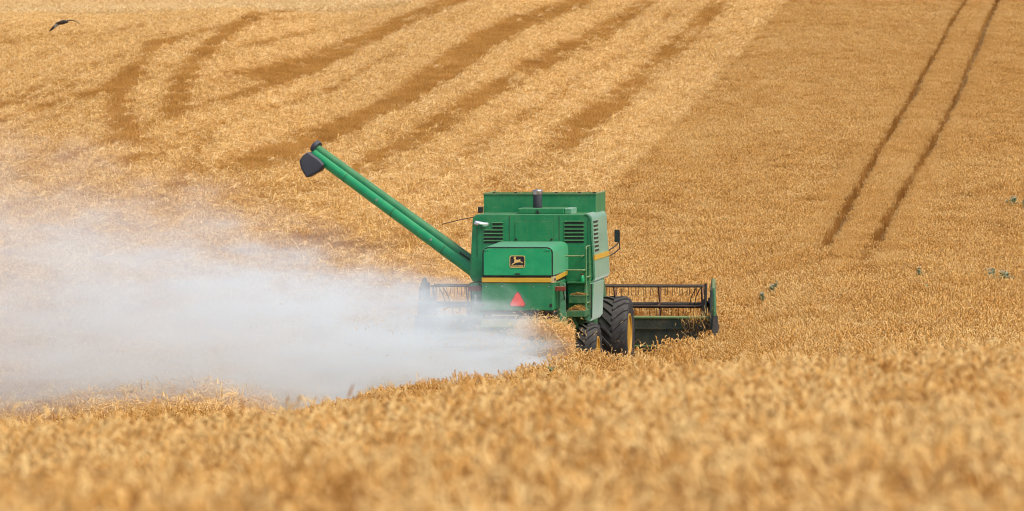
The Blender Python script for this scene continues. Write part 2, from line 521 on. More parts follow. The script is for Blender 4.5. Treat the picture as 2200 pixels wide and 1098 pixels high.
def stalk(T, x, y, r, near):
    h = r.gauss(.76, .045)
    if r.random() < .02: h += .10
    az = r.uniform(0, 6.283); lean = abs(r.gauss(0, .10))
    dx, dy = math.cos(az)*lean, math.sin(az)*lean
    P = lambda t: Vector((x+dx*t*t, y+dy*t*t, h*t))
    tint = min(1, max(0, r.gauss(.625 if near else .555, .18 if near else .11)))
    ns = 4 if near else 2
    lo = 0.0 if near else .25
    T.rod([P(lo+(1-lo)*i/ns) for i in range(ns+1)], [.0022]*(ns+1) if near else [.003]*(ns+1), 3, tint*.75)
    # drooping ear
    L = r.uniform(.066, .092); baz = az + r.gauss(0, .8); droop = r.uniform(.7, 2.5)
    pts=[]; p=P(1.0).copy(); a0=r.uniform(.1,.4); n = 9 if near else 3
    wr = r.uniform(.0062, .0078) if near else r.uniform(.0075, .0095)
    for i in range(n+1):
        pts.append(p.copy()); th=a0+droop*i/n
        p = p + Vector((math.cos(baz)*math.sin(th), math.sin(baz)*math.sin(th), math.cos(th)))*(L/n)
    if near:
        rs=[wr*(.45+.55*math.sin(math.pi*(.12+.85*i/n)))*(1.12 if i%2 else .82) for i in range(n+1)]
        T.rod(pts, rs, 6, min(1, tint+.18))
        for k in range(4):
            i=r.randint(2,n); q=pts[i]; th=a0+droop*i/n; a2=baz+r.gauss(0,.5)
            e=q+Vector((math.cos(a2)*math.sin(th),math.sin(a2)*math.sin(th),math.cos(th)))*r.uniform(.03,.055)
            T.ribbon([q,e],.0012,min(1,tint+.2))
    else:
        T.rod(pts, [wr*.7, wr*1.15, wr*1.1, wr*.4][:n+1], 4, min(1, tint+.2))
    # dry leaves
    for k in range(2 if near else 1):
        t0=r.uniform(.45,.9); b=P(t0); a2=r.uniform(0,6.283); l=r.uniform(.1,.2)
        e1=b+Vector((math.cos(a2)*l*.5,math.sin(a2)*l*.5,r.uniform(.0,.08))); e2=e1+Vector((math.cos(a2)*l*.4,math.sin(a2)*l*.4,-r.uniform(.03,.14)))
        T.ribbon([b,e1,e2], .010, tint*r.uniform(.2,1.0))

def wheat_tuft(seed, n, rad, near):
    r=random.Random(seed); T=Tuft()
    for i in range(n):
        a=r.uniform(0,6.283); q=rad*math.sqrt(r.random()); stalk(T, q*math.cos(a), q*math.sin(a), r, near)
    return T.obj("wheat_tuft_source", M_WHEAT)
def stubble_tuft(seed):
    r=random.Random(seed); T=Tuft()
    for row in range(-3, 4):
        x=row*.16
        for k in range(32):
            y=r.uniform(-.6,.6); q=x+r.gauss(0,.016); h=r.uniform(.15,.26)
            l=(r.gauss(0,.03), r.gauss(0,.03)); ti=min(1,max(0,r.gauss(.5,.18)))
            T.rod([(q,y,0),(q+l[0],y+l[1],h)], [.0045,.0042], 3, ti)
            if r.random()<.35:
                a=r.uniform(0,6.283); T.ribbon([(q,y,h*.6),(q+math.cos(a)*.06,y+math.sin(a)*.06,h*.9),(q+math.cos(a)*.1,y+math.sin(a)*.1,h*.5)],.009,ti*.9)
    return T.obj("stubble_source", M_STUB)
def straw_tuft(seed, n=85, mat=None, rad=.48, big=1.0):
    r=random.Random(seed); T=Tuft()
    lumps=[(r.uniform(-.35,.35),r.uniform(-.35,.35),r.uniform(.08,.34)) for _ in range(3)]
    for i in range(n):
        a=r.uniform(0,6.283); q=rad*math.sqrt(r.random()); x,y=q*math.cos(a),q*math.sin(a)
        lump=sum(hh*math.exp(-((x-lx)**2+(y-ly)**2)/.045) for lx,ly,hh in lumps)
        z=.10+lump*r.uniform(.5,1)+r.uniform(0,.05)
        thick=r.random()<.16
        l=r.uniform(.12,.36)*(1.1 if thick else 1); b=r.uniform(0,6.283); tl=r.gauss(0,.25); bend=r.gauss(0,.06)
        d=Vector((math.cos(b),math.sin(b),tl)).normalized()*l*.5; c=Vector((x,y,z))
        T.ribbon([c-d, c+Vector((0,0,abs(bend))), c+d], (r.uniform(.022,.040) if thick else r.uniform(.010,.022))*big, min(1,max(0,r.gauss(.62 if thick else .45,.22)+.5*(lump-.08))), Vector((r.gauss(0,.5),r.gauss(0,.5),1)).cross(d))
    return T.obj("straw_source", mat or M_STRAW)

def scatter(name, P, rot, scl, grp, sources, label, cat):
    """one object: points that carry tufts by geometry nodes"""
    me=bpy.data.meshes.new(name); n=len(P)
    me.vertices.add(n); me.vertices.foreach_set("co", np.asarray(P,np.float32).ravel())
    for nm, ty, key, dat in (("rot",'FLOAT_VECTOR',"vector",rot),("scl",'FLOAT_VECTOR',"vector",scl),("grp",'INT',"value",grp)):
        a=me.attributes.new(nm,ty,'POINT')
        a.data.foreach_set(key, np.asarray(dat, np.int32 if ty=='INT' else np.float32).ravel())
    o=bpy.data.objects.new(name, me); COL.objects.link(o)
    ng=bpy.data.node_groups.new(name,'GeometryNodeTree')
    ng.interface.new_socket("Geometry",in_out='INPUT',socket_type='NodeSocketGeometry')
    ng.interface.new_socket("Geometry",in_out='OUTPUT',socket_type='NodeSocketGeometry')
    gi=ng.nodes.new('NodeGroupInput'); go=ng.nodes.new('NodeGroupOutput')
    def na(nm,ty):
        q=ng.nodes.new('GeometryNodeInputNamedAttribute'); q.data_type=ty; q.inputs[0].default_value=nm
        return q.outputs["Attribute"]
    e2r=ng.nodes.new('FunctionNodeEulerToRotation'); ng.links.new(na("rot",'FLOAT_VECTOR'), e2r.inputs[0])
    sc=na("scl",'FLOAT_VECTOR'); g=na("grp",'INT')
    J=ng.nodes.new('GeometryNodeJoinGeometry')
    for k, src in enumerate(sources):
        oi=ng.nodes.new('GeometryNodeObjectInfo'); oi.inputs["Object"].default_value=src; oi.inputs["As Instance"].default_value=True
        cp=ng.nodes.new('FunctionNodeCompare'); cp.data_type='INT'; cp.operation='EQUAL'
        ng.links.new(g, cp.inputs[2]); cp.inputs[3].default_value=k
        ip=ng.nodes.new('GeometryNodeInstanceOnPoints')
        ng.links.new(gi.outputs[0], ip.inputs["Points"]); ng.links.new(cp.outputs[0], ip.inputs["Selection"])
        ng.links.new(oi.outputs["Geometry"], ip.inputs["Instance"]); ng.links.new(e2r.outputs[0], ip.inputs["Rotation"]); ng.links.new(sc, ip.inputs["Scale"])
        ng.links.new(ip.outputs[0], J.inputs[0])
    ng.links.new(J.outputs[0], go.inputs[0])
    m=o.modifiers.new("scatter",'NODES'); m.node_group=ng
    tag(o,label,cat,kind="stuff")
    return o

def tilt(x, y, yaw):
    """Euler that lays a tuft on the slope and turns it"""
    e=.5
    gx=(height(x+e,y)-height(x-e,y))/(2*e); gy=(height(x,y+e)-height(x,y-e))/(2*e)
    out=np.empty((len(x),3))
    for i in range(len(x)):
        n=Vector((-gx[i],-gy[i],1)).normalized()
        q=Vector((0,0,1)).rotation_difference(n).to_matrix() @ Matrix.Rotation(yaw[i],3,'Z')
        out[i]=q.to_euler()[:]
    return out

def jgrid(x0,x1,y0,y1,s,j=.45):
    X,Y=np.meshgrid(np.arange(x0,x1,s),np.arange(y0,y1,s))
    X=X.ravel()+rng.uniform(-j,j,X.size)*s; Y=Y.ravel()+rng.uniform(-j,j,Y.size)*s
    return X,Y

def build_wheat():
    near=[wheat_tuft(100+i, 74, .36, True) for i in range(7)]
    far=[wheat_tuft(200+i, 85, .36, False) for i in range(7)]
    PX,PY,G=[],[],[]
    x,y=jgrid(-7,7,5.5,46,.33)
    k=(np.abs(x)<.105*y+1.3); x,y=x[k],y[k]
    PX.append(x);PY.append(y);G.append(rng.integers(0,7,len(x)))
    x,y=jgrid(-16,42,46,350,.5)
    k=(np.abs(x)<.105*y+2.0)&standing(x,y)
    q=np.minimum(polyd(x,y,LANE_A),polyd(x,y,LANE_B))
    k&=(q>.66)|((y<128)&(rng.random(len(x))<.5))
    k&=~((vnoise(x,y,1.1,9)<.07)&(y>60))
    x,y=x[k],y[k]
    PX.append(x);PY.append(y);G.append(rng.integers(7,14,len(x)))
    XY=np.ones(sum(len(a) for a in PX))
    for lane in (LANE_A, LANE_B):
        L=np.array(lane); yy=np.arange(L[:,1].min()-1, min(L[:,1].max(),350), .16); xx=np.interp(yy, L[:,1], L[:,0])
        for sd in (-1,1):
            for off in (.42,.62,.80):
                xa=xx+sd*off+rng.normal(0,.06,len(yy)); ya=yy+rng.uniform(-.08,.08,len(yy))
                kk=rng.random(len(yy))<(.85 if off<.5 else .6)
                PX.append(xa[kk]);PY.append(ya[kk]);G.append(rng.integers(7,14,int(kk.sum()))); XY=np.r_[XY,np.full(int(kk.sum()),.5)]
    x=np.concatenate(PX);y=np.concatenate(PY);g=np.concatenate(G)
    # keep the crop clear of the machine
    z=height(x,y)
    s=.93+.14*vnoise(x,y,2.5,11)+.10*(vnoise(x,y,.8,12)-.5)+rng.normal(0,.02,len(x))
    ex=x-Bnd(y); s=s+np.where(y>60,.24*(rowv(ex,y,.40,24,21)-.5)+.10*(rowv(ex,y,1.4,30,22)-.5),0)
    sc=np.c_[XY,XY,s]
    nr=y<46; s=s+np.where(nr,.12*(vnoise(x,y,.55,23)-.5)+.10*(vnoise(x,y,1.3,24)-.5),0); sc[:,2]=s
    rot=tilt(x,y,rng.uniform(0,6.283,len(x)))
    rot[:,:2]+=np.where(nr,.14,.05)[:,None]*rng.normal(0,1,(len(x),2))
    print("wheat tufts",len(x))
    scatter("standing_wheat",np.c_[x,y,z],rot,sc,g,near+far,"ripe golden standing wheat in the foreground and up the right-hand hillside","wheat")
build_wheat()

def build_stubble():
    src=[stubble_tuft(300+i) for i in range(5)]
    kx,ky=np.meshgrid(np.arange(-3,62),np.arange(50,346,1.0)); ky=ky.ravel()+rng.uniform(-.3,.3,ky.size)
    x=Bnd(ky)-kx.ravel()*1.12; y=ky
    k=(np.abs(x)<.105*y+2.5)&~standing(x,y)
    x,y=x[k],y[k]; z=height(x,y)
    # rows follow the passes of the machine
    yaw=-np.arctan((Bnd(y+2)-Bnd(y-2))/4.0)+math.pi*rng.integers(0,2,len(x))
    hs=.95+.25*vnoise(x,y,3,13)+.95*edge_tall(x,y)
    rot=tilt(x,y,yaw)
    print("stubble",len(x))
    scatter("stubble",np.c_[x,y,z],rot,np.c_[np.ones(len(x)),np.ones(len(x)),hs],rng.integers(0,5,len(x)),src,"short orange-brown cut stubble in drilled rows on the left hillside","stubble")
    src=[straw_tuft(400+i) for i in range(6)]+[straw_tuft(450+i,120,M_PALE,.8,1.3) for i in range(2)]
    x,y=jgrid(-42,26,50,346,.56,.5)
    k=(np.abs(x)<.105*y+2.5)&~standing(x,y)&(rng.random(len(x))<straw_cover(x,y)*1.05)
    x,y=x[k],y[k]; g=rng.integers(0,6,len(x)); s=rng.uniform(.8,1.15,len(x))*np.clip((y-30)/60,.5,1)
    x2,y2=jgrid(-75,10,352,640,2.2,.5)
    k=(x2>-.105*y2-4); x2,y2=x2[k],y2[k]
    x=np.r_[x,x2];y=np.r_[y,y2];g=np.r_[g,rng.integers(6,8,len(x2))];s=np.r_[s,rng.uniform(1.3,1.8,len(x2))]
    z=height(x,y)
    rot=tilt(x,y,rng.uniform(0,6.283,len(x)))
    print("straw",len(x))
    scatter("loose_straw",np.c_[x,y,z],rot,np.c_[s,s,s],g,src,"pale threshed straw lying in broad stripes over the stubble","straw")
build_stubble()

# ------------------------------------------------------------------ the combine harvester (X right, Y forward, Z up from the ground)
YAW, PITCH = R(8), R(1.7)
MX, MY = 0.118, 95.5
MZ = -3.55
comb = empty("combine_harvester", (MX, MY, MZ), (PITCH, 0, -YAW))
tag(comb, "green combine harvester with yellow stripe and raised unloading pipe, seen from behind, cutting wheat", "combine harvester")
g_ = MAT
def build_combine():
    # rear hood
    prof = rrect(-.70, .70, 2.17, 2.73, .12, "tl tr")
    hood = MB().prism(prof, 'y', .03, 2.25, lambda p: (p[0]*1.04, p[1]+.03*(p[1]>2.3))).build("hood", g_['hood'], comb, .012)
    MB().prism(rrect(-.695, .695, 2.145, 2.725, .12, "tl tr"), 'y', .005, .034).build("gasket", g_['black'], hood)
    MB().prism(rrect(-.668, .668, 2.172, 2.697, .10, "tl tr"), 'y', -.02, .012).build("rear_cover", g_['hood'], hood, .01)
    s = MB()                                       # stripe round the hood
    s.box(-.70, .66, -.012, .02, 2.035, 2.125)
    s.add([(.706,.36,2.05),(.706,.36,2.135),(.728,2.0,2.10),(.728,2.0,2.185),(.69,.36,2.05),(.69,.36,2.135),(.69,2.0,2.10),(.69,2.0,2.185)],
          [(0,2,3,1),(4,5,7,6),(0,1,5,4),(2,6,7,3),(1,3,7,5),(0,4,6,2)])
    s.box(-.712, -.69, .0, 2.0, 2.04, 2.125)
    s.build("stripe", g_['yellow'], comb, .006)
    pl = MB().box(.66, .712, -.008, .355, 2.025, 2.145).build("side_plate", g_['cream'], comb, .004)
    for i in range(3):
        MB().box(.711, .714, .05+.1*i, .12+.1*i, 2.06, 2.11).build("plate_mark", g_['badge'], pl)
    MB().box(-.69, .69, .02, 2.2, 2.02, 2.17).build("hood_sill", g_['black'], comb)
    tail = MB().prism([(-.735,1.485),(.69,1.485),(.70,2.022),(-.70,2.022)], 'y', .0, 1.9).build("tail_panel", g_['green'], comb, .012)
    MB().box(-.735, .70, -.006, .05, 1.452, 1.482).build("lower_lip", g_['black'], tail)
    MB().box(-.70, .70, -.004, .0, 1.985, 2.0).build("seam", g_['dgreen'], tail)
    # badge with the leaping deer
    bd = MB().prism(rrect(-.142, .142, 2.332, 2.548, .035), 'y', -.027, -.018).build("badge", g_['badge'], comb)
    ring_o, ring_i = rrect(-.153, .153, 2.321, 2.559, .045), rrect(-.141, .141, 2.333, 2.547, .034)
    n = len(ring_o); m = MB()
    vs = [(x,-.031,z) for x,z in ring_o]+[(x,-.031,z) for x,z in ring_i]+[(x,-.018,z) for x,z in ring_o]+[(x,-.018,z) for x,z in ring_i]
    fs = []
    for i in range(n):
        j=(i+1)%n
        fs += [(i,j,n+j,n+i),(i,2*n+i,2*n+j,j),(n+i,n+j,3*n+j,3*n+i)]
    m.add(vs,fs).build("border", g_['gold'], bd)
    deer=[(510,437),(505,425),(527,395),(515,372),(522,352),(545,372),(560,345),(575,350),(572,375),(592,352),(606,365),(596,400),(588,440),(622,484),(715,480),(752,452),(772,444),(788,468),(780,520),(790,548),(835,562),(892,598),(876,622),(815,592),(745,580),(650,598),(560,622),(500,662),(440,692),(424,672),(488,622),(536,588),(530,520),(546,470),(530,440)]
    cx, cz, k = 660, 562, .302/630
    MB().prism([((x-cx)*k, 2.44-(y-cz)*k) for x,y in deer][::-1], 'y', -.031, -.02).build("deer", g_['gold'], bd)
    tx = bpy.data.curves.new("lettering", 'FONT'); tx.body = "JOHN DEERE"; tx.size = .041; tx.align_x='CENTER'; tx.align_y='CENTER'; tx.extrude=.002; tx.offset=.0012
    to = bpy.data.objects.new("lettering", tx); COL.objects.link(to)
    dg = bpy.context.evaluated_depsgraph_get(); dg.update()
    me = bpy.data.meshes.new_from_object(to.evaluated_get(dg)); bpy.data.objects.remove(to)
    me.materials.clear(); me.materials.append(g_['gold'])
    to = bpy.data.objects.new("lettering", me); COL.objects.link(to); to.parent = bd
    to.location = (0, -.030, 2.353); to.rotation_euler = (R(90), 0, 0)
    for x in (-.60, .60):
        MB().box(x-.05,x+.05,-.034,-.021,2.655,2.685).build("hinge", g_['hood'], hood, .004)
    MB().box(-.05,.05,-.045,-.021,2.19,2.215).build("handle", g_['black'], hood, .005)
    for x in (-.62,-.31,.31,.62):
        MB().lathe([(.012,-.012),(.012,.0)],(x,-.001,1.955),'y',8).build("rivet", g_['steel'], tail)
    MB().box(-.705,-.66,-.012,.0,1.55,1.62).build("latch", g_['black'], tail, .003); MB().box(.63,.675,-.012,.0,1.55,1.62).build("latch", g_['black'], tail, .003)
    # slow vehicle triangle
    def tri(w, h, cz, r):
        c = [(-w/2, cz-h*.5), (w/2, cz-h*.5), (0, cz+h*.5)]; out=[]
        for i in range(3):
            p=Vector(c[i]); a=(Vector(c[i-1])-p).normalized(); b=(Vector(c[(i+1)%3])-p).normalized()
            for t in np.linspace(0,1,6):
                q0=p+a*r; q1=p+b*r; out.append(tuple(q0*(1-t)**2+p*2*t*(1-t)+q1*t*t))
        return out
    tb = MB().prism(tri(.37,.33,1.725,.09), 'y', -.018, -.002).build("warning_triangle", g_['red'], comb)
    MB().prism(tri(.325,.29,1.722,.075), 'y', -.024, -.017).build("reflector", g_['tri'], tb)
    # engine housing
    hp = []
    for (x, z, r0, a0) in ((1.20,3.30,.13,0),(-1.20,3.30,.13,90)):
        for k2 in range(7):
            t=R(a0+15*k2); ox = x-r0 if x>0 else x+r0
            hp.append((ox+r0*math.cos(t), z-r0+r0*math.sin(t)))
    hp += [(-1.255,2.05),(-1.20,1.95),(1.18,1.95),(1.235,2.05)]
    eh = MB().prism(hp, 'y', 2.1, 4.6).build("engine_housing", g_['green'], comb, .02)
    Zp = lambda py: 3.487-(py-440)*.009295
    Xp = lambda px: (px-1100)/F*97.6-.41
    def louvre(x0, x1, rows, parent, y):
        L = MB()
        for z in rows: L.box(x0, x1, y-.004, y+.02, z-.024, z+.024)
        lv = L.build("louvre", g_['black'], parent)
        S = MB(); zs = sorted(rows)
        for z in zs:
            Mx = Matrix.Translation((0, y-.012, z+.027)) @ Matrix.Rotation(R(28), 4, 'X')
            S.box(x0-.01, x1+.01, -.016, .016, -.004, .004, Mx)
        S.build("slat", g_['green'], lv)
    louvre(Xp(1040), Xp(1081), [Zp(p) for p in (497,504.7,512.4,520)], eh, 2.1)
    louvre(Xp(1059), Xp(1081), [Zp(p) for p in (481,489)], eh, 2.1)
    louvre(Xp(1215), Xp(1256), [Zp(p) for p in (478,486.5,495,503,511,519)], eh, 2.1)
    ht = MB().box(Xp(1108), Xp(1189), 2.088, 2.11, Zp(518), Zp(476)).build("hatch", g_['green'], comb, .006)
    MB().box(Xp(1108)-.012, Xp(1189)+.012, 2.096, 2.108, Zp(518)-.012, Zp(476)+.012).build("hatch_seal", g_['dgreen'], ht)
    for px in (1110, 1187):
        MB().lathe([(.001,-.03),(.022,-.03),(.022,.0)], (Xp(px), 2.085, Zp(514)), 'y', 12).build("latch", g_['black'], ht)
    for x0,x1,z0,z1 in ((Xp(1095)-.006,Xp(1095)+.006,2.6,3.27),(Xp(1203)-.006,Xp(1203)+.006,2.6,3.27),(Xp(1025)-.006,Xp(1025)+.006,2.45,3.1),(1.12,1.13,2.0,3.2)):
        MB().box(x0,x1,2.096,2.12,z0,z1).build("panel_seam", g_['header'], eh)
    # right side panel, dusty, grazing sky sheen put into its paler paint
    sp=[]
    for k2 in range(8):
        t=R(90-90*k2/7); sp.append((1.085+.135*math.cos(t), 3.18+.135*math.sin(t)))
    sp += [(1.232,2.85),(1.262,2.35),(1.275,2.10)]
    for k2 in range(6):
        t=R(0-80*k2/5); sp.append((1.155+.12*math.cos(t), 2.05+.12*math.sin(t)))
    inner=[(p[0]-.04, p[1]-(.02 if p[1]>3.2 else 0)) for p in sp][::-1]
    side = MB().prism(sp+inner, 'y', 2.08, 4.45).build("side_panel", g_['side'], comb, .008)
    L=MB(); S=MB()
    for i in range(8):
        z=3.14-.0815*i; xo=1.222+.05*max(0,(3.05-z))*.95
        L.box(xo-.03, xo+.006, 2.22, 2.88, z-.022, z+.022)
        S.box(xo-.02, xo+.022, 2.20, 2.90, z+.024, z+.032)
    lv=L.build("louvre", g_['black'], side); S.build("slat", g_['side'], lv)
    for z0, x0 in ((2.385, 1.262),):
        MB().add([(x0-.02,2.075,z0),(x0+.006,2.075,z0),(x0+.003,2.075,z0+.1),(x0-.02,2.075,z0+.1),(x0-.02,4.45,z0),(x0+.006,4.45,z0),(x0+.003,4.45,z0+.1),(x0-.02,4.45,z0+.1)],
                 [(0,1,2,3),(7,6,5,4),(0,4,5,1),(1,5,6,2),(2,6,7,3),(3,7,4,0)]).build("stripe", g_['yellow'], side)
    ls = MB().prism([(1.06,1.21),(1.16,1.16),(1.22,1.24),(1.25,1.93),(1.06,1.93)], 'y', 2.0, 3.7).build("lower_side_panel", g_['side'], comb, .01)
    MB().box(1.20, 1.214, 1.985, 2.0, 1.25, 1.92).build("seam", g_['black'], ls)
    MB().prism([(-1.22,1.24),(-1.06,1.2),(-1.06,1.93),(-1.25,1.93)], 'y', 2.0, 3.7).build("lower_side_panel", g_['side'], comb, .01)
    # grain tank
    gt = MB()
    gt.box(-1.13, 1.15, 3.2, 3.225, 3.2, 3.665); gt.box(-1.13, 1.15, 4.775, 4.80, 3.2, 3.665)
    gt.box(-1.13, -1.105, 3.225, 4.775, 3.2, 3.665); gt.box(1.125, 1.15, 3.225, 4.775, 3.2, 3.665); gt.box(-1.12,1.14,3.21,4.79,3.22,3.26)
    gto = gt.build("grain_tank", g_['green'], comb, .004)
    rm = MB(); rm.box(-1.14,1.16,3.18,3.235,3.666,3.69); rm.box(-1.14,-1.10,3.236,4.8,3.666,3.69); rm.box(1.12,1.16,3.236,4.8,3.666,3.69)
    rm.build("rim", g_['rail'], gto)
    for x in (-.92,-.48,.35,.82,1.12): MB().box(x-.03,x+.03,3.19,3.23,3.691,3.715).build("hook", g_['metal'], gto, .005)
    MB().prism([(3.21,3.3),(3.7,3.3),(4.0,3.62),(3.7,3.66)][::1],'x',-1.0,1.0).build("grain_heap", g_['cream'], gto)
    MB().box(-1.21,-1.12,2.9,3.1,3.30,3.42).build("hinge", g_['black'], comb, .01)
    MB().box(-.31, .62, 2.3, 3.15, 3.295, 3.415).build("engine_cover", g_['green'], comb, .02)
    MB().box(.622, .77, 2.36, 3.15, 3.295, 3.41).build("engine_cover", g_['side'], comb, .02)  # right end takes the paler paint with sky sheen in its colour
    # air intake
    ai = MB().lathe([(.05,-.05),(.085,.0),(.092,.03),(.092,.27)], (.045,2.62,3.40), 'z', 24).build("air_intake", g_['plastic'], comb)
    MB().lathe([(.06,.27),(.10,.28),(.105,.31),(.105,.355),(.09,.375),(.02,.385)], (.045,2.62,3.40), 'z', 24).build("intake_cap", g_['steel'], ai)
    MB().prism([(.07,3.3),(.14,3.3),(.08,3.40)],'y',2.26,2.29).build("bracket", g_['black'], ai)
    # exhaust
    ex = MB().tube([(-.86,2.2,3.09),(-.98,2.02,3.10),(-1.08,1.98,3.12),(-1.14,1.98,3.14)], [.052,.055,.055,.05], 14).build("exhaust_pipe", g_['chrome'], comb)
    MB().tube([(-1.128,1.98,3.139),(-1.146,1.98,3.146)], [.052,.046], 14).build("exhaust_mouth", g_['black'], ex)
    # lower body
    hull = MB().prism([(2.15,1.0),(5.6,.95),(6.0,1.3),(5.4,2.0),(2.15,2.0)],'x',-1.04,1.04).build("hull", g_['dgreen'], comb, .02)
    MB().box(-.62,.62,.5,2.15,.80,1.45).build("sieve_housing", g_['dgreen'], comb, .02)
    ch = MB().prism([(.05,1.18),(.9,1.05),(.9,1.455),(.05,1.45)],'x',-.70,.70).build("straw_chopper", g_['metal'], comb, .01)
    for i in range(7):
        x=-.6+.2*i; MB().box(x-.006,x+.006,-.25,.2,1.12,1.2).build("deflector_vane", g_['metal'], ch)
    MB().prism([(-.32,1.16),(.05,1.30),(.05,1.32),(-.32,1.18)],'x',-.70,.70).build("deflector", g_['dgreen'], ch)
    MB().box(-.52,.02,-.01,.05,1.375,1.40).build("yellow_edge", g_['cream'], ch)
    # access platform on the right
    pf = MB().box(.80, 1.17, 1.2, 2.06, 1.30, 1.42).build("platform", g_['dgreen'], comb, .008)
    st = MB(); st.box(.80, 1.15, 1.62, 2.06, 1.68, 1.71); st.box(.80,1.15,1.625,1.645,1.55,1.68)
    st.build("step", g_['dgreen'], comb, .006)
    MB().box(.72, 1.19, 2.04, 2.10, 1.42, 1.96).build("riser", g_['green'], comb, .006)
    MB().box(.72, 1.14, 1.90, 2.06, 1.93, 1.96).build("step", g_['green'], comb, .006)
    hr = MB(); rr=.013
    hr.tube([(1.17,1.45,1.42),(1.17,1.45,2.64),(1.17,1.49,2.68),(1.17,2.04,2.68)], rr, 8)
    hr.tube([(1.17,2.0,1.42),(1.17,2.0,2.68)], rr, 8)
    for z in (2.35,2.07,1.56): hr.tube([(1.17,1.45 if z<2.3 else 2.0,z),(1.17,2.5,z+.0)], rr, 8)
    hr.build("handrail", g_['rail'], comb)
    for z, x1 in ((2.48,1.02),(2.20,1.06)):
        MB().tube([(.70,1.75,z),(x1,1.75,z),(x1+.02,1.8,z),(x1+.02,2.12,z)], .017, 8).build("grab_rail", g_['rail'], comb)
    cn = MB().lathe([(.045,.0),(.048,.01),(.048,.10),(.03,.13)], (1.02,1.98,1.96),'z',16).build("canister", g_['hood'], comb)
    MB().lathe([(.028,.13),(.03,.135),(.03,.16),(.02,.165)], (1.02,1.98,1.96),'z',12).build("cap", g_['red'], cn)
    # frame posts and lamps
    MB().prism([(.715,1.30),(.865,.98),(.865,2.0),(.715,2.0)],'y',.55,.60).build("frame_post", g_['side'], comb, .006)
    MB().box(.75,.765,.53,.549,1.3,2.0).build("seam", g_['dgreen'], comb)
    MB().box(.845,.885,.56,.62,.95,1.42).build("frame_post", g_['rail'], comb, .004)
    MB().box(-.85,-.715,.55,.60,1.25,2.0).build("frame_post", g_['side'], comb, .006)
    for sx, cxx in ((1, .76), (-1, -.90)):
        lm = MB().box(cxx-.135, cxx+.135, .30, .38, 1.85, 1.945).build("tail_lamp", g_['red'], comb, .015)
        MB().box(cxx-.13, cxx+.13, .381, .45, 1.86, 1.935).build("lamp_housing", g_['metal'], lm, .008)
        MB().tube([(cxx-.12,.42,1.90),(cxx-.10,.42,2.0),(cxx+.04,.42,2.02),(cxx+.09,.42,1.99),(cxx+.1,.45,1.90)], .012, 8).build("lamp_guard", g_['dgreen'], lm)
        MB().tube([(cxx+sx*.08,.45,1.86),(cxx+sx*.10,.6,1.6),(cxx+sx*.11,.6,1.42)], .012, 8).build("lamp_stay", g_['metal'], lm)
    MB().box(-.91,-.865,.36,.42,1.62,1.78).build("marker_board", g_['white'], comb, .005)
    # hoses and linkage at the chopper corner
    for pts,r_ in (([(.58,.1,1.42),(.66,.05,1.36),(.72,.1,1.26),(.80,.2,1.12),(.84,.4,1.0)],.022),([(.62,.06,1.44),(.69,.0,1.40),(.70,.05,1.28),(.76,.15,1.18)],.014),([(.56,.04,1.40),(.60,-.02,1.33),(.66,.02,1.30)],.016)):
        MB().tube(pts,r_,8).build("hose", g_['black'], comb)
    # axles and wheels
    MB().box(-.95,.95,2.1,2.3,.50,.72).build("rear_axle", g_['dgreen'], comb, .02)
    MB().tube([(.80,1.9,1.32),(.93,2.1,.95),(.95,2.2,.62)], .05, 8).build("axle_post", g_['dgreen'], comb)
    MB().tube([(-.80,1.9,1.32),(-.93,2.1,.95),(-.95,2.2,.62)], .05, 8).build("axle_post", g_['dgreen'], comb)
    MB().box(-1.0,1.0,4.85,5.15,.62,.95).build("front_axle", g_['dgreen'], comb, .02)
    def wheel(x, y, rad, w, sx, nl):
        c=(x,y,rad-.015)
        hub=MB().lathe([(rad*.22,-w*.3),(rad*.22,w*.32),(rad*.12,w*.36)] if sx>0 else [(rad*.12,-w*.36),(rad*.22,-w*.32),(rad*.22,w*.3)], c,'x',20).build("wheel", g_['rim'], comb)
        rr2=rad*.555; q=w/2
        prof=[(rr2,-q*.72),(rr2+.03,-q*.86),(rad*.80,-q*1.0),(rad*.92,-q*.96),(rad*.975,-q*.72),(rad*.985,0),(rad*.975,q*.72),(rad*.92,q*.96),(rad*.80,q*1.0),(rr2+.03,q*.86),(rr2,q*.72)]
        T=MB(); n=56; vs=[];fs=[]
        for (r,h) in prof:
            for k in range(n):
                t=2*math.pi*k/n; vs.append((c[0]+h,c[1]+r*math.cos(t),c[2]+r*math.sin(t)))
        for i in range(len(prof)):
            i2=(i+1)%len(prof)
            for k in range(n):
                k2=(k+1)%n; fs.append((i*n+k,i*n+k2,i2*n+k2,i2*n+k))
        T.add(vs,fs)
        for side in (-1,1):
            for l in range(nl):
                a0=2*math.pi*(l+(.5 if side>0 else 0))/nl; vs=[];fs=[]
                segs=[(0.02,rad*.985),(.4,rad*.985),(.74,rad*.975),(.98,rad*.90)]
                for (t,rb) in segs:
                    a=a0-t*.42; hw=.055+.02*t
                    for da,rr3 in ((-hw,rb-.01),(hw,rb-.01),(hw*.7,rb+.038),(-hw*.7,rb+.038)):
                        vs.append((c[0]+side*q*t,c[1]+rr3*math.cos(a+da),c[2]+rr3*math.sin(a+da)))
                for i in range(3):
                    b=4*i
                    for k in range(4): fs.append((b+k,b+(k+1)%4,b+4+(k+1)%4,b+4+k))
                fs += [(0,1,2,3),(12,15,14,13)]
                T.add(vs,fs)
        T.build("tyre", g_['rubber'], hub, smooth=30)
        o_=q*.93*sx
        MB().lathe([(rr2+.012,o_-.03*sx),(rr2+.012,o_),(rr2-.03,o_),(rr2-.06,o_-.12*sx),(rad*.25,o_-.10*sx),(rad*.24,o_-.04*sx),(.02,o_-.03*sx)],c,'x',40).build("rim", g_['rim'], hub)
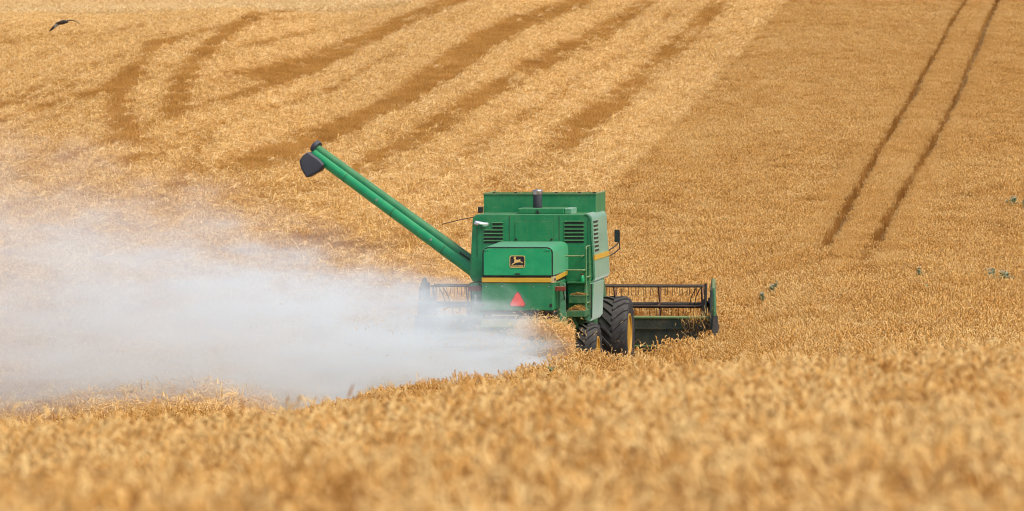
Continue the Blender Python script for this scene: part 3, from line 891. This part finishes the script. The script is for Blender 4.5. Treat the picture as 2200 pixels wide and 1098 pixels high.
        for k in range(8):
            t=2*math.pi*k/8; MB().lathe([(.018,o_-.11*sx),(.018,o_-.07*sx)],(c[0],c[1]+rad*.34*math.cos(t),c[2]+rad*.34*math.sin(t)),'x',6).build("bolt", g_['steel'], hub)
    wheel(1.335,5.0,.76,.62,1,20); wheel(-1.335,5.0,.76,.62,-1,20)
    wheel(1.12,2.2,.56,.42,1,18); wheel(-1.12,2.2,.56,.42,-1,18)
    # cab
    cb = MB().prism([(4.85,1.9),(6.2,1.9),(6.35,3.25),(4.85,3.30)],'x',-.84,.84).build("cab", g_['dgreen'], comb, .03)
    MB().box(-.90,.90,4.83,6.5,3.302,3.42).build("roof", g_['hood'], cb, .03)
    for sx in (-1,1):
        MB().prism([(5.0,2.25),(6.12,2.25),(6.22,3.18),(5.0,3.18)],'x',sx*.843,sx*.85).build("window", g_['glass'], cb)
    MB().prism([(6.235,2.1),(6.245,2.1),(6.355,3.2),(6.345,3.2)],'x',-.76,.76).build("windscreen", g_['glass'], cb)
    # mirror on its arm
    ma = MB()
    ma.tube([(1.20,4.3,2.44),(1.35,4.7,2.56),(1.425,4.9,2.65),(1.425,4.9,2.86)], .013, 8)
    ma.tube([(1.20,4.3,2.33),(1.35,4.7,2.43),(1.425,4.9,2.50),(1.425,4.9,2.66)], .013, 8)
    mo = ma.build("mirror_arm", g_['black'], comb)
    mc = MB().prism(rrect(1.325,1.435,2.64,2.90,.025),'y',4.86,4.93,lambda p:(1.38+(p[0]-1.38)*.85,2.77+(p[1]-2.77)*.92)).build("mirror", g_['black'], mo, .006)
    MB().prism(rrect(1.335,1.425,2.65,2.89,.02),'y',4.852,4.859).build("mirror_glass", g_['glass'], mo)
    # unloading auger, swung out to the left
    MW = Matrix.LocRotScale(Vector((MX, MY, MZ)), Euler((PITCH, 0, -YAW)), None); MI = MW.inverted()
    def seen(px, py, Y):
        """point of the machine's length-wise plane Y that shows at a pixel (used to read off dimensions)"""
        dr = Vector(((px-PX0)/F, 1, -(py-EYE)/F)); o = MI @ Vector((0,0,0)); e = (MI.to_3x3() @ dr)
        return o + e*((Y-o.y)/e.y)
    a0, a1 = seen(1038, 596, 3.5), seen(675, 329, 4.9)
    d=(a1-a0).normalized()
    upv=(Vector((0,0,1))-d*d.z).normalized()
    T9=np.linspace(0,1,9)
    ag = MB().tube([a0+(a1-a0)*t for t in T9], [.138-.018*t for t in T9], 24).build("unloading_auger", g_['hood'], comb)
    off = lambda t: upv*(.128-.018*t) + Vector((0,.03,0))
    MB().tube([a0+(a1-a0)*t+off(t) for t in T9], [.112-.018*t for t in T9], 20).build("upper_tube", g_['green'], ag)
    for t in (.22,.52,.80):
        p=a0+(a1-a0)*t; MB().tube([p-d*.018,p+d*.018],0.142-.018*t,24).build("joint_band", g_['green'], ag)
    p=a1+upv*.135
    MB().tube([p-d*.02,p+d*.075],.135,20).build("end_cap", g_['plastic'], ag, .01)
    pr=[(q.x,q.z) for q in (seen(a,b,4.9) for a,b in ((648,345),(652,362),(664,382),(691,367),(703,354),(690,341),(667,325),(656,334)))]
    MB().prism(pr,'y',4.58,5.06).build("spout", g_['plastic'], ag, .045, seg=3)
    for t in (.30,.62):
        MB().lathe([(.02,-.02),(.03,0),(.02,.03)], tuple(a0+(a1-a0)*t+Vector((0,-.13,0))),'y',10).build("bolt", g_['steel'], ag)
    q=a0+(a1-a0)*.12+off(.12)+Vector((0,-.10,.02)); MB().tube([q-d*.14,q+d*.14],.022,8).build("hinge_bar", g_['black'], ag)
    MB().tube([seen(950,482,3.8), seen(985,473,3.4), seen(1020,466,3.0)], .009, 6).build("cable", g_['black'], comb)
    # feeder house
    MB().prism([(5.3,.75),(7.4,.35),(7.4,1.0),(5.3,1.6)],'x',-.62,.62).build("feeder_house", g_['dgreen'], comb, .02)

    # header
    HZ = .30
    hd = MB()
    hd.prism([(7.42,HZ+.0),(7.50,HZ+.0),(7.50,HZ+.66),(7.40,HZ+.66)],'x',-3.05,3.05)
    hd.prism([(7.44,HZ-.06),(8.62,HZ-.14),(8.62,HZ-.11),(7.44,HZ-.02)],'x',-3.05,3.05)
    hdo = hd.build("header", g_['header'], comb, .008)
    MB().tube([(-3.05,7.40,HZ+.67),(3.05,7.40,HZ+.67)], .03, 10).build("top_rail", g_['rail'], hdo)
    MB().box(-3.05,3.05,7.36,7.40,HZ+.06,HZ+.085).build("rear_rib", g_['rail'], hdo)
    MB().box(-3.05,3.05,7.37,7.40,HZ+.42,HZ+.45).build("rear_rib", g_['header'], hdo)
    xa=MB().tube([(-3.0,7.85,HZ+.2),(3.0,7.85,HZ+.2)], .12, 16)
    for s0,s1,hand in ((-3.0,-.3,1),(3.0,.3,-1)):
        pts=[]; vs=[];fs=[]
        m=60
        for i in range(m+1):
            t=i/m; a=hand*t*2*math.pi*5; x=s0+(s1-s0)*t
            for r in (.11,.22): vs.append((x,7.85+r*math.cos(a),HZ+.2+r*math.sin(a)))
        for i in range(m): fs.append((2*i,2*i+1,2*i+3,2*i+2))
        xa.add(vs,fs)
    xa.build("cross_auger", g_['metal'], hdo)
    kb=MB().box(-3.05,3.05,8.60,8.66,HZ-.14,HZ-.10)
    for i in range(80):
        x=-3.03+i*.0767; kb.add([(x-.02,8.66,HZ-.135),(x+.02,8.66,HZ-.135),(x,8.76,HZ-.125),(x-.02,8.66,HZ-.115),(x+.02,8.66,HZ-.115)],[(0,1,2),(3,2,4),(0,2,3),(1,4,2),(0,3,4,1)])
    kb.build("cutter_bar", g_['metal'], hdo)
    RC=Vector((0,8.1,1.19)); RR=.47
    MB().tube([(-2.98,RC.y,RC.z),(2.86,RC.y,RC.z)], .065, 14).build("reel_tube", g_['black'], hdo)
    for k in range(6):
        a=R(60*k); by,bz=RC.y+RR*math.cos(a),RC.z+RR*math.sin(a)
        bt=MB().tube([(-2.96,by,bz),(2.84,by,bz)], .024, 8)
        for i in range(38):
            x=-2.92+i*.155; bt.tube([(x,by,bz),(x,by-.01,bz-.07),(x,by+.03,bz-.2)], .006, 5)
        bt.build("reel_bat", g_['reel'] if k%2 else g_['metal'], hdo)
    for x in (-2.9,-1.0,.95,1.93,2.78) if False else (-2.9,-2.2,-.9,.95,1.9,2.8):
        sp=MB()
        for k in range(6):
            a=R(60*k); e=RC+Vector((0,RR*math.cos(a),RR*math.sin(a)))
            sp.box(x-.012,x+.012,.0,RR,-.022,.022, Matrix.Translation((0,RC.y,RC.z)) @ Matrix.Rotation(a,4,'X'))
        sp.lathe([(.10,-.015),(.10,.015)],(x,RC.y,RC.z),'x',14)
        sp.build("reel_spider", g_['brown'], hdo)
    for sx in (-1,1):
        x=sx*3.07
        dv=MB().prism([(7.25,HZ+.02),(8.9,HZ-.16),(9.25,HZ+.02),(8.9,HZ+.35),(8.25,HZ+.72),(8.1,HZ+1.36),(7.75,HZ+1.42),(7.45,HZ+1.25),(7.30,HZ+.66)],'x',x-sx*.04,x+sx*.02).build("end_divider", g_['header'], hdo, .01)
        MB().tube([(x+sx*.05,7.45,HZ+.10),(x+sx*.055,7.40,HZ+.66),(x+sx*.03,7.5,HZ+1.26),(x+sx*.0,7.78,HZ+1.44)], .045, 10).build("divider_edge", g_['dgreen'] if sx>0 else g_['header'], dv)
        MB().tube([(x-sx*.16,7.45,HZ+.65),(x-sx*.17,7.6,HZ+1.0),(x-sx*.16,8.1,RC.z)], .055, 10).build("reel_arm", g_['metal'], hdo)
        MB().lathe([(.16,-.05),(.16,.05)],(x-sx*.09,8.1,RC.z),'x',20).build("reel_drive", g_['metal'], hdo)
        MB().tube([(x-sx*.13,7.5,HZ+1.38),(x-sx*.14,7.42,HZ+.8)], .03, 8).build("lift_cylinder", g_['black'], hdo)
        MB().tube([(x-sx*.38,7.9,1.56),(x-sx*.48,7.9,1.38),(x-sx*.52,7.95,1.2)], .011, 6).build("hydraulic_hose", g_['black'], hdo)
        MB().tube([(x-sx*.29,7.9,1.56),(x-sx*.38,7.9,1.38),(x-sx*.42,7.95,1.2)], .011, 6).build("hydraulic_hose", g_['black'], hdo)
        MB().prism([(7.1,HZ+.28),(7.35,HZ+.1),(7.5,HZ+.1),(7.3,HZ+.72)],'x',x+sx*.03,x+sx*.14).build("skid_plate", g_['black'], hdo, .01)
build_combine()

# ------------------------------------------------------------------ straw and chaff in the air behind the machine
def flying_straw():
    r=random.Random(5); T=Tuft()
    mw=comb.matrix_world
    path=[Vector((.15,95.15,-2.42)),Vector((.55,94.9,-2.36)),Vector((.95,94.6,-2.46)),Vector((1.10,94.6,-2.66)),Vector((1.12,94.6,-2.9)),Vector((1.08,94.6,-3.2))]
    for i in range(9000):
        t=r.random()**1.1*(len(path)-1.001); k=int(t); f=t-k
        c=path[k].lerp(path[k+1],f); w=.09+.05*t/5
        c=c+Vector((r.gauss(-.12 if k>2 else 0,w*(1.6 if k>2 else 1.2)),r.gauss(0,.16),r.gauss(-.02 if k<3 else 0,w*(1 if k<2 else 1.3))))
        if c.x>1.22: c.x=1.22-r.random()*.15
        if r.random()<.10: c+=Vector((r.gauss(-.5,.6),r.gauss(-.3,.5),r.gauss(-.2,.25)))
        d=Vector((r.gauss(0,1),r.gauss(0,1),r.gauss(0,1))).normalized()*r.uniform(.015,.06)
        T.ribbon([c-d,c+d], r.uniform(.006,.013), min(1,max(0,r.gauss(.55,.2))), Vector((r.gauss(0,1),r.gauss(0,1),r.gauss(0,1))).cross(d))
    for i in range(700):
        t=r.random()**1.5*6; c=Vector((1.0-t,93.6+.1*t+r.gauss(0,.5+.2*t),-2.9+.12*t+r.gauss(0,.25+.12*t)))
        d=Vector((r.gauss(0,1),r.gauss(0,1),r.gauss(0,1))).normalized()*r.uniform(.008,.035)
        T.ribbon([c-d,c+d], r.uniform(.006,.012), r.random(), Vector((r.gauss(0,1),r.gauss(0,1),r.gauss(0,1))).cross(d))
    o=T.obj("flying_straw", M_STRAW); COL.objects.link(o)
    tag(o,"golden chopped straw flung out behind the harvester beside its rear wheel","straw",kind="stuff")
flying_straw()

def chaff_heaps():
    mats=M_STRAW
    def to_w(p): return Matrix.LocRotScale(Vector((MX,MY,MZ)),Euler((PITCH,0,-YAW)),None) @ Vector(p)
    r=random.Random(9); T=Tuft()
    for (x0,x1,y0,y1,z,hh,n) in ((.82,1.14,1.25,1.9,1.422,.10,900),(.82,1.14,1.64,2.0,1.712,.04,500),(.35,.66,-.02,.3,1.36,.16,1100)):
        for i in range(n):
            x=r.uniform(x0,x1); y=r.uniform(y0,y1); u=(x-x0)/(x1-x0)
            z1=z+hh*math.sin(math.pi*min(1,max(0,u)))*r.random()+.006
            d=Vector((r.gauss(0,1),r.gauss(0,1),r.gauss(0,.25))).normalized()*r.uniform(.012,.035)
            c=to_w((x,y,z1)); T.ribbon([c-d,c+d], .008, min(1,max(0,r.gauss(.3,.2))))
    for i in range(320):
        u=r.random(); c=to_w((2.55+.45*u+r.gauss(0,.12),7.35+r.gauss(0,.08),.93+.28*u*r.random()-.4*(r.random()**3)))
        d=Vector((r.gauss(0,1),r.gauss(0,.6),r.gauss(0,.8))).normalized()*r.uniform(.03,.12)
        T.ribbon([c-d,c+Vector((0,0,.01)),c+d], .009, min(1,max(0,r.gauss(.5,.25))))
    o=T.obj("chaff_litter", mats); COL.objects.link(o)
    tag(o,"brown chaff and straw caught on the harvester's steps, chopper and right header end","chaff",kind="stuff")
chaff_heaps()

# ------------------------------------------------------------------ dust cloud
def dust():
    vs=[(2.1,90.5,-5.2),(2.1,96.4,-5.2),(-19,80,-6.5),(-19,110,-6.5),(2.1,90.5,-1.0),(2.1,96.4,-1.0),(-19,80,6.2),(-19,110,6.2),(-4,86,-5.6),(-4,101,-5.6),(-4,86,2.2),(-4,101,2.2)]
    fs=[(0,1,5,4),(2,6,7,3),(0,4,10,8),(8,10,6,2),(1,9,11,5),(9,3,7,11),(4,5,11,10),(10,11,7,6),(0,8,9,1),(8,2,3,9)]
    me=bpy.data.meshes.new("dust_cloud"); me.from_pydata(vs,[],fs)
    bm=bmesh.new(); bm.from_mesh(me); bmesh.ops.recalc_face_normals(bm,faces=bm.faces); bm.to_mesh(me); bm.free()
    m,nt,out=nodes_of("drifting_dust")
    geo=N(nt,"ShaderNodeNewGeometry"); sep=N(nt,"ShaderNodeSeparateXYZ"); nt.links.new(geo.outputs["Position"],sep.inputs[0])
    x,y,z=sep.outputs
    t=mth(nt,'SUBTRACT',1.35,x); tp=mth(nt,'MAXIMUM',t,.01)
    mp=N(nt,"ShaderNodeMapping"); mp.inputs["Scale"].default_value=(.42,.5,.75); mp.inputs["Rotation"].default_value=(0,R(-16),0)
    nt.links.new(geo.outputs["Position"],mp.inputs[0])
    n1=noise(nt,mp.outputs[0],1.55,5,.62,.9)
    mp2=N(nt,"ShaderNodeMapping"); mp2.inputs["Scale"].default_value=(.45,.7,1.9); mp2.inputs["Rotation"].default_value=(0,R(-20),0)
    nt.links.new(geo.outputs["Position"],mp2.inputs[0])
    n2=noise(nt,mp2.outputs[0],1.25,5,.62,.7)
    gz=mth(nt,'ADD',mth(nt,'ADD',-3.55,mth(nt,'MULTIPLY',x,.05)),mth(nt,'MULTIPLY',mth(nt,'SUBTRACT',y,95.5),.06))
    hz=mth(nt,'SUBTRACT',z,gz)
    H=mth(nt,'ADD',.62,mth(nt,'MULTIPLY',mth(nt,'POWER',tp,.72),.75))
    e=mth(nt,'MULTIPLY',H,mth(nt,'ADD',.0,mth(nt,'MULTIPLY',n1,1.75)))
    q=mth(nt,'DIVIDE',mth(nt,'SUBTRACT',e,hz),mth(nt,'MULTIPLY',H,.8))
    v=maprange(nt,q,-.3,.7,0,1,True)
    yc=mth(nt,'ADD',93.4,mth(nt,'MULTIPLY',t,.12)); wy=mth(nt,'MINIMUM',mth(nt,'ADD',.85,mth(nt,'MULTIPLY',tp,.40)),4.6)
    dy=mth(nt,'DIVIDE',mth(nt,'SUBTRACT',y,yc),wy)
    gy=mth(nt,'EXPONENT',mth(nt,'MULTIPLY',mth(nt,'MULTIPLY',dy,dy),-1.0))
    st=maprange(nt,mth(nt,'ADD',t,mth(nt,'MULTIPLY',mth(nt,'SUBTRACT',n1,.5),1.2)),-.5,1.1,0,1,True)
    fa=mth(nt,'EXPONENT',mth(nt,'DIVIDE',tp,-5.0))
    dn=mth(nt,'MULTIPLY',mth(nt,'MULTIPLY',v,gy),mth(nt,'MULTIPLY',st,fa))
    dn=mth(nt,'MULTIPLY',dn,mth(nt,'MULTIPLY',maprange(nt,n2,.36,.66,.13,1.75),2.1))
    pv=N(nt,"ShaderNodeVolumePrincipled")
    pv.inputs["Color"].default_value=(.900,.962,.994,1); pv.inputs["Anisotropy"].default_value=.0
    nt.links.new(dn,pv.inputs["Density"])
    nt.links.new(pv.outputs[0],out.inputs["Volume"])
    m.cycles.volume_step_rate=.25
    me.materials.append(m)
    o=bpy.data.objects.new("dust_cloud",me); COL.objects.link(o)
    tag(o,"white dust cloud drifting left from the back of the harvester","dust",kind="stuff")
dust()

# ------------------------------------------------------------------ weeds standing in the wheat
def weed(px, py, hgt, wid, flowers, seed, label):
    x,y=on_ground(px,py,.80,60)
    r=random.Random(seed); z=h1(x,y)
    hgt*=1.07; root=empty("weed_plant",(x,y,z)); tag(root,label,"weed",group="weeds in the wheat")
    L=Tuft(); S=Tuft(); heads=[]
    for s in range(max(4,int(wid*18))):
        a=r.uniform(0,6.283); q=wid*.5*math.sqrt(r.random()); tx,ty=q*math.cos(a),q*math.sin(a); th=hgt*r.uniform(.86,1.08)
        S.rod([(tx*.3,ty*.3,0),(tx*.6,ty*.6,th*.5),(tx,ty,th)],[.006,.005,.003],4,.3)
        for k in range(26):
            t=r.uniform(.72,1.0); c=Vector((tx*t,ty*t,th*t)); b=r.uniform(0,6.283); l=r.uniform(.05,.12)
            d=Vector((math.cos(b)*l,math.sin(b)*l,r.uniform(-.02,.05)))
            L.ribbon([c,c+d*.5+Vector((0,0,.01)),c+d],r.uniform(.05,.085),r.uniform(.1,1))
        if flowers:
            Fl=Tuft()
            for k in range(10):
                b=r.uniform(0,6.283); l=r.uniform(0,.07); c=Vector((tx+math.cos(b)*l,ty+math.sin(b)*l,th+r.uniform(.0,.03)))
                d=Vector((r.uniform(-1,1),r.uniform(-1,1),.1)).normalized()*.018
                Fl.ribbon([c-d,c+d],.03,r.uniform(.3,1))
            heads.append(Fl)
    for T,nm,mt in [(S,"stem",M_WEED),(L,"foliage",M_WEED)]+[(q,"flower_head",M_WFLOWER) for q in heads]:
        if T.v:
            o=T.obj(nm,mt); COL.objects.link(o); o.parent=root
weed(2186,448,.98,.75,True,1,"tall pale-flowered weed highest up the slope, at the right edge of the wheat")
weed(2150,612,.98,.62,True,2,"broad green weed, largest and greenest of the patch low on the right slope")
weed(2128,603,.95,.25,True,3,"small white-headed weed close to the left of the broad green weed")
weed(1980,602,.97,.20,True,4,"small white-topped weed standing alone between the wheel lanes and the broad green weed")
weed(1998,637,.92,.28,False,5,"low pale green tuft of weed just below the lone white-topped weed")
weed(1662,631,.94,.16,True,6,"small pale weed up and right of the header's right end")
weed(1637,655,.94,.22,True,7,"white-flowered weed right of the harvester's header, lowest of the pair there")
weed(1563,657,.90,.18,False,8,"grey-green weed closest to the right end divider of the header")
weed(2135,697,.92,.26,False,9,"dull green weed just above the blurred foreground wheat on the right")
weed(1190,795,.80,.26,False,10,"dark green weed at the crop edge against the white dust below the rear wheel")

# ------------------------------------------------------------------ bird
def bird():
    Y=190.0; s=Y/F
    def W(px,py,dy=0.0): return Vector(((px-137)*s, dy, -(py-50)*s))
    m=MB()
    m.tube([W(119,53.5,.1),W(126,51,.05),W(131,49,0),W(137,47.7,-.02),(W(142,47.2,-.05)),W(145.5,47.6,-.06),W(148,48.6,-.07)],[.03,.05,.085,.085,.07,.055,.012],12)
    def blade(line, ch, th):
        vs=[];fs=[]
        for i,((p,c)) in enumerate(zip(line,ch)):
            for k in range(8):
                t=2*math.pi*k/8; vs.append(p+c*(.5*math.cos(t))+Vector((0,0,1))*(th[i]*math.sin(t)))
        for i in range(len(line)-1):
            for k in range(8): fs.append((i*8+k,i*8+(k+1)%8,(i+1)*8+(k+1)%8,(i+1)*8+k))
        fs += [tuple(range(8)),tuple(range((len(line)-1)*8+7,(len(line)-1)*8-1,-1))]
        m.add(vs,fs)
    # far wing arching to the right
    blade([W(137,48,.05),W(143,44.5,.3),W(150,42.5,.5),W(158,44,.62),W(164,46.5,.7),W(168,49,.75)],
          [Vector((.10,.24,0)),Vector((.08,.24,-.01)),Vector((.06,.22,-.02)),Vector((.05,.18,-.02)),Vector((.05,.12,-.02)),Vector((.03,.05,0))],[.03,.022,.018,.016,.014,.012])
    # near wing pressed down to the left
    blade([W(136,48,-.05),W(129,49.5,-.2),W(124,53,-.25),W(119,58,-.28),W(113,63.5,-.30),W(108.5,68,-.32)],
          [Vector((.06,.24,0)),Vector((.07,.24,-.05)),Vector((.08,.22,-.08)),Vector((.06,.18,-.07)),Vector((.05,.13,-.05)),Vector((.02,.05,-.02))],[.045,.045,.045,.038,.034,.022])
    # tail fan
    blade([W(126,50.5,.03),W(120,53.5,.1),W(115.5,55.5,.14)],[Vector((.03,.12,.04)),Vector((.03,.16,.05)),Vector((.02,.18,.04))],[.025,.016,.013])
    mat,nt,out=nodes_of("bird_plumage")
    p=N(nt,"ShaderNodeBsdfPrincipled"); p.inputs["Roughness"].default_value=.7
    tc=N(nt,"ShaderNodeTexCoord"); sep=N(nt,"ShaderNodeSeparateXYZ"); nt.links.new(tc.outputs["Object"],sep.inputs[0])
    wy=maprange(nt,sep.outputs[2],-.02,-.06); wx=maprange(nt,sep.outputs[0],-.36,-.31); w2=maprange(nt,sep.outputs[0],-.18,-.22)
    f=mth(nt,'MULTIPLY',mth(nt,'MULTIPLY',wy,wx),w2)
    nn=noise(nt,tc.outputs["Object"],14,3)
    base=mixc(nt,nn,(.012,.011,.012),(.05,.035,.03))
    nt.links.new(mixc(nt,f,base,(.30,.32,.34)),p.inputs["Base Color"]); nt.links.new(p.outputs[0],out.inputs[0])
    o=m.build("bird",mat,None)
    rm=o.modifiers.new("merge",'REMESH'); rm.mode='VOXEL'; rm.voxel_size=.007; rm.use_smooth_shade=True
    o.location=((137-PX0)*s,Y,-(50-EYE)*s)
    tag(o,"dark bird with a white wing patch gliding low over the stubble","bird")
bird()
